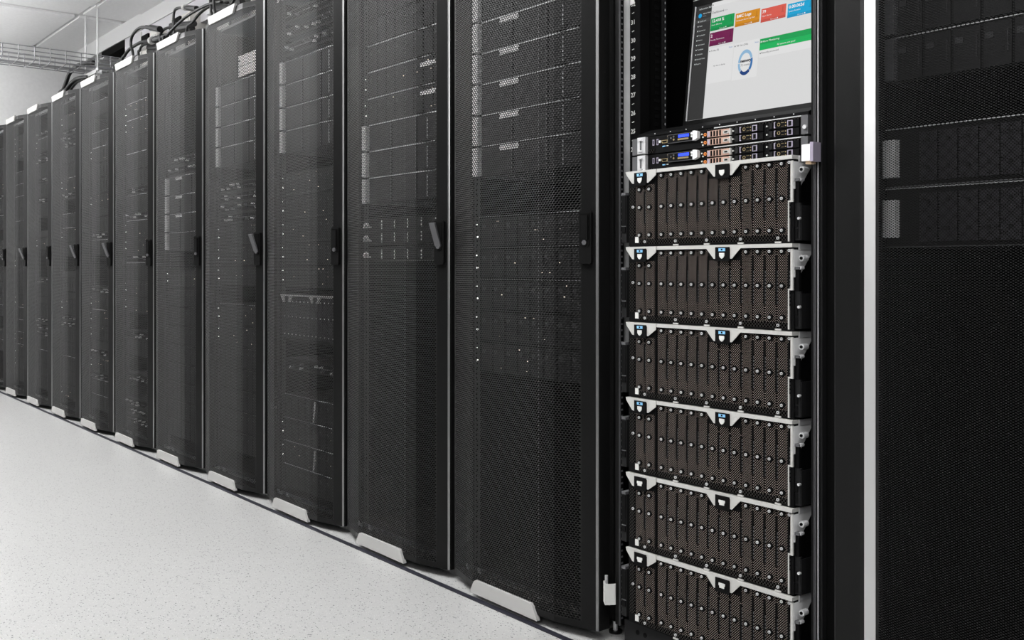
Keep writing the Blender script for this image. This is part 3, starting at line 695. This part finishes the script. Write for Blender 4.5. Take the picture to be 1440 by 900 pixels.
rect('status_panel', .1925, .1360, SW, .1617, S_GR2); rect('status_band', .1925, .1490, SW, .1617, S_GR3, 2)
txt('Alarm Monitoring', .199, .1530, .0062, S_WH); rect('status_icon', .1945, .1532, .1968, .1570, S_WH, 3); txt('All systems are good', .262, .1400, .0055, S_WH, 'CENTER')
rect('status_list', .1925, .119, SW, .1350, S_PAN); txt('Recently processed', .1985, .1275, .0058, S_TXT); rect('status_icon', .1945, .1275, .1968, .1300, S_TXT, 2)

# ------------------------------------------------------------------ equipment inside the closed racks
EY = .020                                    # face plane behind the rack origin (y = 1.64)
def unit(kind_name, label, cx, z, group=None, cat='server', dy=EY):
    return thing(kind_name, label, cat, (cx, FY + dy, z), group)
def U_body(root, h, wd=.444, mat=DRK, name='chassis', dep=.5):
    link(name, boxm(wd, dep, h - .0012, mat, name), root, (0, .004, .0004))
def storage(cx, z, lab, h=2 * U, tag=True, cols=2, bright=True, group=None):
    r = unit('drive_shelf', lab, cx, z, group); U_body(r, h)
    link('latch_ear', cached(('sear', h), lambda: MB().box((-.012, 0, .004), (.012, .02, h - .004), WHITE if bright else WHT).box((-.016, .002, h * .35), (-.012, .01, h * .65), GRAPH).mesh('latch_ear')), r, (-.226, -.010, 0), label='pale left latch')
    link('top_edge', boxm(.43, .004, .0022, SILV, 'top_edge'), r, (.005, .0005, h - .0028), label='bright top edge')
    if tag: link('name_tag', cached('ntag', lambda: MB().box((-.040, 0, -.0065), (.040, .002, .0065), WHITE).mesh('name_tag')), r, (-.088, -.001, h - .012), label='white name tag')
    cm = cached(('scar', h), lambda: MB().box((-.066, 0, .003), (.066, .004, h - .005), DRK2).box((.062, -.001, .006), (.0635, 0, h - .008), GRAPH).mesh('drive_carrier'))
    for q in range(3): link('drive_carrier', cm, r, (-.14 + q * .14, .0, 0))
    g = cached(('sgr', h), lambda: MB().box((.130, -.002, .012), (.205, 0, h - .02), DRK2).box((.127, -.003, .008), (.129, 0, h - .014), SILV).mesh('grille'))
    link('grille', g, r)
    return r
def server(cx, z, lab, h=2 * U, seed=0, nb=12, ear=False, line=True, mat=DRK, bright=.6, group=None, led=True):
    r = unit('rack_server', lab, cx, z, group); U_body(r, h, mat=mat); rnd = random.Random(seed)
    nb = 8 if h > 1.5 * U else 10; bw = .42 / nb
    cm = cached(('bay', nb, h), lambda: MB().box((-bw * .45, 0, .004), (bw * .45, .004, h - .006), DRK2).box((-bw * .38, -.0012, h * .62), (-bw * .12, 0, h * .74), BAYM).box((bw * .32, -.0012, h * .3), (bw * .35, 0, h * .75), BAYM).mesh('drive_carrier'))
    for q in range(nb): link('drive_carrier', cm, r, (-.21 + bw * (q + .5), 0, 0))
    if line: link('top_edge', boxm(.44, .003, .0016, SILV, 'top_edge'), r, (0, .001, h - .0022))
    if ear: link('rack_ear', cached(('wear', h), lambda: MB().box((-.007, 0, .006), (.007, .012, h - .006), WHT).mesh('rack_ear')), r, (-.230, -.006, 0))
    if led:
        link('status_lamp', cached('lamp2', lambda: MB().cyl((0, 0), .0026, -.003, 0, LEDG, n=8).mesh('status_lamp')), r, (-.226, 0, h * .35), label='small lit lamp')
        link('status_lamp', cached('lamp3', lambda: MB().cyl((0, 0), .0016, -.003, 0, LEDG, n=8).mesh('status_lamp')), r, (-.229, 0, h * .75))
        am = cached('lampa', lambda: MB().cyl((0, 0), .0012, -.003, 0, LEDA, n=6).mesh('status_lamp'))
        for q in range(rnd.randint(3, 6)): link('status_lamp', am, r, (rnd.uniform(-.15, .2), 0, rnd.choice((.2, .5, .82)) * h))
    return r
def switch(cx, z, lab, h=U, seed=0, patch=True, group=None):
    r = unit('network_switch', lab, cx, z, group, 'switch'); U_body(r, h, mat=DRK2); rnd = random.Random(seed)
    pm = cached('ports', lambda: MB().box((-.030, -.001, .008), (.030, .001, h - .008), INT).box((-.030, -.002, h / 2 - .001), (.030, 0, h / 2 + .001), GRAPH).mesh('port_block'))
    for q in range(6): link('port_block', pm, r, (-.175 + q * .069, 0, 0))
    if patch:
        for q in range(rnd.randint(6, 10)):
            pl = cached(('plug', q % 3), lambda: MB().box((-.0035, -.014, 0), (.0035, 0, .007), (WHT, WHITE, GRAPH)[q % 3]).mesh('plug'))
            link('plug', pl, r, (rnd.uniform(-.2, .2), 0, rnd.choice((.010, .024))))
    return r
def blank(cx, z, lab, h=U, mat=WHITE, x0=-.225, x1=.225, group=None):
    r = unit('blank_panel', lab, cx, z, group, 'panel')
    link('panel_face', MB().box((x0, 0, .001), (x1, .003, h - .0015), mat).mesh('panel_face'), r)
    link('panel_screw', MB().cyl((x0 + .01, h / 2), .003, -.002, 0, DRK, n=8).cyl((x1 - .01, h / 2), .003, -.002, 0, DRK, n=8).mesh('panel_screw'), r)
    return r
def loopdev(cx, z, lab, h=U, group=None):
    r = unit('rack_server', lab, cx, z, group); U_body(r, h)
    link('loop_handle', cached(('loop', h), lambda: MB().ring((0, .004), .009, .014, -.012, -.006, WHITE, 12, 0, math.pi).box((-.014, -.012, .0), (-.009, .002, .005), WHITE).box((.009, -.012, 0), (.014, .002, .005), WHITE).mesh('loop_handle')), r, (-.205, -.004, h * .25), label='pale loop handle')
    for q in range(5): link('port_block', cached('lp', lambda: MB().box((-.0015, -.002, .006), (.0015, 0, h - .008), WHT).box((-.02, -.001, .01), (-.004, 0, h - .012), DRK2).mesh('port_block')), r, (-.13 + q * .075, 0, 0))
    return r
def chassis4(cx, z, lab, h=.1705, dy=-.005 + .02, silver=True):
    r = unit('storage_enclosure', lab, cx, z, None, 'server', dy); U_body(r, h)
    if silver:
        def lp():
            m = MB(); m.box((-.222, -.008, h - .008), (.222, .004, h), LIP)
            for a in (-.20, -.155, .02, .065, ):
                s = 1 if a in (-.155, .065) else -1
                m.prism([(a - .003, h - .028), (a + .003, h - .028), (a + (.02 if s > 0 else .003), h - .007), (a - (.02 if s < 0 else .003), h - .007)], -.008, -.003, LIP)
            return m.mesh('top_lip')
        link('top_lip', cached('lip4', lp), r, label='light top lip')
    cm = cached(('c4', silver), lambda: MB().box((-.0135, 0, .012), (.0135, .004, h - .012), PERFD).mesh('drive_module'))
    sc_ = cached('sc4', lambda: MB().cyl((0, 0), .0022, -.002, 0, WHT, n=8).mesh('screw'))
    for q in range(14):
        m = link('drive_module', cm, r, (-.20 + q * .0305, -.001, 0))
        for zz in (.025, .09, .145): link('screw', sc_, m, (0, 0, zz))
    return r
def rk(k): return 'closed rack beside the open one' if k == 0 else f'{ORD[k]} closed rack from open one'
# rack 1
cx = racks[0].location.x
for i in range(8): storage(cx, 1.1227 + 2 * U * i, f'black drive shelf with white tag, {"lowest" if i == 0 else ORD[i] + " up"} in {rk(0)}', group='tagged drive shelves in the nearest closed rack')
for i in range(5): server(cx, 1.0146 - 2 * U * (i + 1), f'black server with lit lamps, {ORD[i]} below the shelves in {rk(0)}', seed=i, line=i in (0, 1, 2), group='servers low in the nearest closed rack')
# rack 2
cx = racks[1].location.x
for i in range(3): storage(cx, 1.0782 + 2 * U * i, f'black drive shelf with pale latch, {ORD[2 - i]} of three in {rk(1)}', tag=False, group='drive shelves in the second closed rack')
for i in range(2): r = server(cx, 1.3338 + 2 * U * i, f'black server with white tag, {("lower", "upper")[i]} of a pair in {rk(1)}', seed=20 + i)
for i in range(2):
    link('name_tag', CACHE['ntag'], [o for o in bpy.data.objects if o.name.startswith('rack_server') and o.parent is None][-2 + i], (.13, -.002, .06), label='white name tag')
for i in range(4): server(cx, 1.5042 + 2 * U * i, f'dotted black server, {ORD[i]} above the bright line in {rk(1)}', seed=30 + i, line=i == 0, led=False)
for i, z in enumerate((.990, .948, .896)): loopdev(cx, z, f'flat device with pale loop handle, {("top", "middle", "bottom")[i]} of three in {rk(1)}', group='loop-handled devices in the second closed rack')
# rack 3
cx = racks[2].location.x
for i in range(4): storage(cx, 1.2957 + 2 * U * i, f'black drive shelf with pale latch, {ORD[3 - i]} of four in {rk(2)}', tag=False, bright=False, group='drive shelves in the third closed rack')
for i in range(3): switch(cx, 1.655 + .06 * i, f'switch with loose patch plugs, {("lowest", "middle", "top")[i]} of three high in {rk(2)}', seed=i)
for i in range(5): server(cx, .80 + 2 * U * i, f'dark server, {ORD[i]} above the light-lipped enclosure in {rk(2)}', seed=40 + i, line=False, group='dark servers in the third closed rack')
chassis4(cx, .6065, f'enclosure with light lip halfway up {rk(2)}')
switch(cx, .50, f'device with small plugs under the silver-lipped enclosure in {rk(2)}', h=U, seed=9)
for i in range(4): server(cx, .409 - 2 * U * (i + 1), f'bright-edged server, {ORD[i]} of the lower four in {rk(2)}', seed=50 + i, nb=12, led=i in (1, 2), group='lower servers in the third closed rack')
for i in (0, 2):
    t = unit('patch_cable', f'white patch cable hanging before the {("upper", "", "lower")[i]} servers in {rk(2)}', cx, .409 - 2 * U * (i + 1), None, 'cable')
    link('cable_run', cached('patch', lambda: MB().tube(spline([(.03, -.004, .078), (.034, -.008, .05), (.03, -.009, .02), (.018, -.004, .006)], 4), .0028, WHITE, 6).mesh('cable_run')), t)
# rack 4
cx = racks[3].location.x
for i in range(4): storage(cx, 1.290 + 2 * U * i, f'black drive shelf with pale latch, {ORD[3 - i]} of four in {rk(3)}', tag=False, bright=False, group='drive shelves in the fourth closed rack')
for i in range(2): blank(cx, 1.640 + .043 * i, f'white blank panel, {("lower", "upper")[i]} of two in {rk(3)}', x0=-.03)
for i in range(4): switch(cx, 1.055 + U * i, f'switch with many plugs, {ORD[3 - i]} of four in {rk(3)}', seed=60 + i)
for i in range(3): server(cx, .80 + 2 * U * i, f'server with lamps, {ORD[2 - i]} under the switches in {rk(3)}', seed=70 + i, line=False, group='servers under the switches in the fourth closed rack')
for i in range(7): server(cx, .13 + 2 * U * i, f'dark dotted server, {ORD[i]} from the bottom of {rk(3)}', seed=80 + i, line=i == 6, led=i > 4, group='low servers in the fourth closed rack')
# rack 5
cx = racks[4].location.x
for i in range(4): storage(cx, .951 + 2 * U * i, f'drive shelf with pale latch, {ORD[3 - i]} of four in {rk(4)}', tag=i > 0, bright=False, group='drive shelves in the fifth closed rack')
for i in range(2): switch(cx, 1.294 + U * i, f'cabled switch, {("lower", "upper")[i]} of two above the shelves in {rk(4)}', seed=90 + i)
for i in range(9): server(cx, .10 + 2 * U * i, f'dark server with stacked bays, {ORD[i]} from the bottom of {rk(4)}', seed=100 + i, line=False, led=i == 8, group='low servers in the fifth closed rack')
# farther racks: mixed servers, switches and panels
rnd = random.Random(5)
for k in range(5, 11):
    cx = racks[k].location.x; z = .09; ns = nw = np_ = 0
    while z < 1.74:
        q = rnd.random()
        if k in (5,) and 1.0 < z < 1.6: q *= .8
        if q < .62: server(cx, z, f'black server with drive bays, {ORD[ns]} up in {rk(k)}', seed=int(z * 1e4) + k, line=rnd.random() < .4, led=rnd.random() < .45, group=f'servers inside the {ORD[k]} closed rack'); ns += 1; z += 2 * U
        elif q < .82: switch(cx, z, f'patched switch, {ORD[nw]} up in {rk(k)}', seed=int(z * 1e4) + k, group=f'switches inside the {ORD[k]} closed rack'); nw += 1; z += U
        elif q < .86: blank(cx, z, f'grey blank panel, {ORD[np_]} up in {rk(k)}', mat=DRK2, group=f'blank panels inside the {ORD[k]} closed rack'); np_ += 1; z += U
        else: z += 2 * U
# right rack: two big drive units with pale ears, dim servers above
for i, z in enumerate((.9115, 1.021)):
    h = .1085
    r = unit('drive_shelf', f'large black drive unit, {("lower", "upper")[i]} of two behind the right mesh door', RX, z, None, 'server', .065); U_body(r, h, .46)
    link('latch_ear', cached('rear1', lambda: MB().box((-.232, -.014, .018), (-.204, .002, h - .022), ZINC).mesh('latch_ear')), r, label='pale left ear')
    link('top_edge', boxm(.46, .004, .0014, SILV, 'top_edge'), r, (0, -.002, h - .002))
    link('bottom_edge', boxm(.46, .004, .0012, GRAPH, 'bottom_edge'), r, (0, -.002, .0004))
    def fc():
        m = MB(); m.box((-.0165, -.006, .010), (.0165, 0, h - .012), PERFD); m.cyl((0, h * .75), .004, -.008, -.006, DRK, n=10); m.cyl((0, h * .3), .004, -.008, -.006, DRK, n=10); return m.mesh('drive_module')
    for q in range(9): link('drive_module', cached('rmod', fc), r, (-.145 + q * .036, 0, 0))
for i in range(4):
    r = server(RX, 1.212 + 2 * U * i, f'dim server, {ORD[i]} above the drive units behind the right mesh door', seed=300 + i, line=True, led=i > 1, group='dim servers behind the right mesh door'); r.location.y = FY + .065
    if i < 2: link('latch_ear', cached('rear2', lambda: MB().box((-.226, -.012, .004), (-.208, .002, 2 * U - .004), GRAPH).mesh('latch_ear')), r)

# ------------------------------------------------------------------ overhead: busway, tap-off boxes, cables, cable basket
link('trim_2', MB().box((X0, 2.24, 2.483), (X1, 2.60, CEIL - .003), DUCTM).mesh('trim_2'), kind='structure')
bw_ = thing('busbar_trunking', 'long pale power rail running under the ceiling bulkhead above the racks', 'power rail', (0, 2.28, 2.40))
link('rail_body', MB().box((-7.12, -.035, -.07), (1.0, .10, .080), BUSM).mesh('rail_body'), bw_)
link('rail_end', MB().box((-7.66, -.035, .030), (-7.12, .06, .080), INT).box((-7.70, -.05, .018), (-7.56, .05, .030), SILV).mesh('rail_end'), bw_, label='black open end with silver bracket')
bxn = ['farthest', 'second farthest', 'third farthest', 'fourth farthest', 'fifth farthest']
for i, X in enumerate((-6.42, -5.86, -5.27, -4.70, -4.10)):
    b = thing('power_box', f'pale power box with black socket hanging from the rail, {bxn[i]} of the boxes', 'box', (X, 2.18, 2.12), 'power boxes on the overhead rail')
    def bx():
        m = MB(); m.box((-.16, 0, 0), (.13, .10, .27), BOXM); m.box((-.165, -.006, 0), (-.145, .0, .30), WHT); return m.mesh('box_body')
    link('box_body', cached('pbox', bx), b)
    link('socket_cover', cached('psock', lambda: MB().box((-.13, -.012, .19), (.0, 0, .265), INT).box((-.13, -.03, .175), (.0, 0, .19), SILV).mesh('socket_cover')), b)
    link('box_label', cached('plab', lambda: MB().box((.02, -.003, .10), (.11, 0, .24), WHT).mesh('box_label')), b)
def cable(pts, r, lab, end=None, collar=False, drop=True, n=6):
    P = list(pts)
    if drop: P.append((P[-1][0] - .0, P[-1][1] + .01, 1.885))
    o = thing('power_cable', lab, 'cable', P[0], 'black power cables above the racks')
    loc = [tuple(Vector(p) - Vector(P[0])) for p in P]
    link('cable_run', MB().tube(spline(loc, n), r, RUBR, 8).smooth('cable_run'), o)
    if end:
        d = (Vector(end) - Vector(P[0])); m = MB().tube([Vector((0, 0, 0)), d * .3, d * .31, d], 1.0, RUBR, 10)
        # radii: slim boot, then a thicker plug body
        vs = []
        t = d.normalized(); 
        mb = MB(); mb.tube([Vector((0, 0, 0)) - d * .05, d * .32], r * 1.35, RUBR, 10); mb.tube([d * .30, d * .97], r * 2.0, RUBR, 12)
        link('plug', mb.mesh('plug'), o)
        if collar: link('plug_collar', MB().tube([d * .05, d * .16], r * 2.3, WHT, 12).mesh('plug_collar'), o, label='pale collar')
    return o
cable([(-5.938, 2.0, 2.305), (-6.05, 2.0, 2.324), (-6.151, 2.0, 2.318), (-6.218, 2.0, 2.292), (-6.228, 2.0, 2.245), (-6.188, 2.0, 2.17)], 0.0090, 'looped black cable with plug in mid-air over the fifth closed rack', (-5.71, 2.0, 2.25))
cable([(-6.03, 2.05, 2.246), (-6.172, 2.05, 2.266), (-6.29, 2.05, 2.268), (-6.411, 2.05, 2.262), (-6.505, 2.05, 2.239), (-6.56, 2.05, 2.19)], 0.0101, 'thick black cable bending left under the looped one', (-5.80, 2.07, 2.235), True)
cable([(-6.10, 2.08, 2.256), (-6.261, 2.08, 2.262), (-6.31, 2.08, 2.240), (-6.336, 2.08, 2.207)], 0.0078, 'short black cable dropping beside the thick one')
cable([(-5.352, 2.0, 2.302), (-5.447, 2.0, 2.317), (-5.489, 2.0, 2.306), (-5.502, 2.0, 2.26), (-5.496, 2.0, 2.228)], 0.0073, 'black cable with pale-collared plug, hooked over the fourth closed rack', (-5.15, 2.0, 2.255), True)
cable([(-4.70, 1.95, 2.19), (-4.808, 1.95, 2.206), (-4.953, 1.95, 2.214), (-5.172, 1.95, 2.209), (-5.334, 1.95, 2.189), (-5.443, 1.95, 2.166), (-5.517, 1.95, 2.144)], 0.0078, 'long black cable arching left, upper of the two long arcs', drop=True)
cable([(-4.70, 1.98, 2.19), (-4.852, 1.98, 2.214), (-4.966, 1.98, 2.218), (-5.073, 1.98, 2.206), (-5.161, 1.98, 2.182), (-5.252, 1.98, 2.148)], 0.0073, 'long black cable arching left, inner of the two long arcs')
cable([(-5.62, 2.05, 2.24), (-5.696, 2.05, 2.264), (-5.787, 2.05, 2.272), (-5.846, 2.05, 2.255), (-5.853, 2.05, 2.205)], 0.0084, 'black cable curling down left of the black plug cluster', (-5.40, 2.06, 2.22))
cable([(-4.685, 1.9, 2.30), (-4.680, 1.9, 2.186), (-4.675, 1.9, 2.146), (-4.665, 1.9, 2.101)], 0.0078, 'straight black cable dropping behind the fourth closed rack plate')
cable([(-4.86, 1.95, 2.26), (-4.839, 1.95, 2.191), (-4.839, 1.95, 2.163), (-4.829, 1.95, 2.139)], 0.0073, 'black cable dropping left of the straight one')
cable([(-4.50, 1.95, 2.20), (-4.555, 1.95, 2.167), (-4.593, 1.95, 2.148), (-4.607, 1.95, 2.136)], 0.0067, 'slanted black cable right of the straight one')
for i, (a, b, lab) in enumerate((((-5.809, 2.10, 2.285), (-5.45, 2.1, 2.228), 'black plug cluster hanging in front of the power rail'), ((-5.146, 2.1, 2.275), (-4.80, 2.1, 2.215), 'large black plug cluster nearer the fourth closed rack'), ((-6.264, 2.12, 2.262), (-6.06, 2.12, 2.235), 'small black plug cluster over the sixth closed rack'))):
    t = thing('plug_cluster', lab, 'plug', a)
    d = Vector(b) - Vector(a)
    for q in range(3): link('plug', MB().tube([d * .02 * q + Vector((0, 0, -.026 * q + .02)), d * (1 - .08 * q) + Vector((0, 0, -.026 * q + .02))], .017, RUBR, 10).mesh('plug'), t)
# cables dropping from the basket
cable([(-6.90, 1.97, 2.245), (-7.016, 1.95, 2.259), (-7.184, 1.95, 2.269), (-7.324, 1.95, 2.262), (-7.413, 1.95, 2.24), (-7.486, 1.95, 2.196), (-7.56, 1.95, 2.155), (-7.673, 1.95, 2.119)], 0.0146, 'thick black cable bundle leaving the wire basket, outermost to the left')
cable([(-6.98, 1.96, 2.16), (-7.082, 1.95, 2.171), (-7.236, 1.95, 2.184), (-7.377, 1.95, 2.17), (-7.468, 1.95, 2.147), (-7.56, 1.95, 2.114)], 0.0134, 'thick black cable arching under the basket bracket, middle of three')
cable([(-7.02, 1.98, 2.155), (-7.121, 1.97, 2.165), (-7.275, 1.97, 2.175), (-7.399, 1.97, 2.155), (-7.471, 1.97, 2.13), (-7.526, 1.97, 2.112)], 0.0112, 'thick black cable arching under the basket bracket, innermost of three')
# wire basket tray, running across the aisle at X -7.1..-6.83
bk = thing('wire_basket_tray', 'silver wire mesh cable basket crossing the room below the ceiling', 'cable tray', (-6.965, 0, 2.2))
ya, yb = -1.9, 2.75; hw = .1325; th_ = .085
def wire(p, q, r=.0027, mat=SILV): return MB().tube([p, q], r, mat, 6).mesh('wire')
for xx, zz in ((-hw, th_), (-hw, th_ - .028), (-hw, .028), (-hw, 0), (-hw + .09, -.004), (0, -.004), (hw - .09, -.004), (hw, 0), (hw, .028), (hw, th_ - .028), (hw, th_)):
    link('long_wire', cached(('lw',), lambda: MB().tube([(0, ya, 0), (0, yb, 0)], .0036, WIRE, 6).mesh('long_wire')), bk, (xx, 0, zz))
cm = cached('cross', lambda: MB().tube([(-hw - .003, 0, th_), (-hw - .003, 0, .012), (-hw + .012, 0, -.004), (hw - .012, 0, -.004), (hw + .003, 0, .012), (hw + .003, 0, th_)], .0034, WIRE, 6).mesh('cross_wire'))
y = 1.4956 - .094 * 36
while y < yb: link('cross_wire', cm, bk, (0, y, 0)); y += .094
hg = thing('tray_hanger', 'silver slotted bracket with two thin threaded rods carrying the wire basket', 'bracket', (-6.965, 1.975, 2.155))
link('bracket', MB().box((-.165, -.02, 0), (.165, .02, .006), SILV).box((-.165, -.02, 0), (.165, -.017, .03), ZINC).box((-.165, .017, 0), (.165, .02, .03), ZINC).mesh('bracket'), hg)
for sx in (-.135, .135):
    link('hanger_rod', cached('rod', lambda: MB().cyl((0, 0), .006, -.02, CEIL - 2.155 - .002, ZINC, 'z', 8).mesh('hanger_rod')), hg, (sx, 0, 0))
    link('nut', cached('nut', lambda: MB().cyl((0, 0), .013, -.012, 0, SILV, 'z', 6).cyl((0, 0), .013, .03, .042, SILV, 'z', 6).mesh('nut')), hg, (sx, 0, 0))
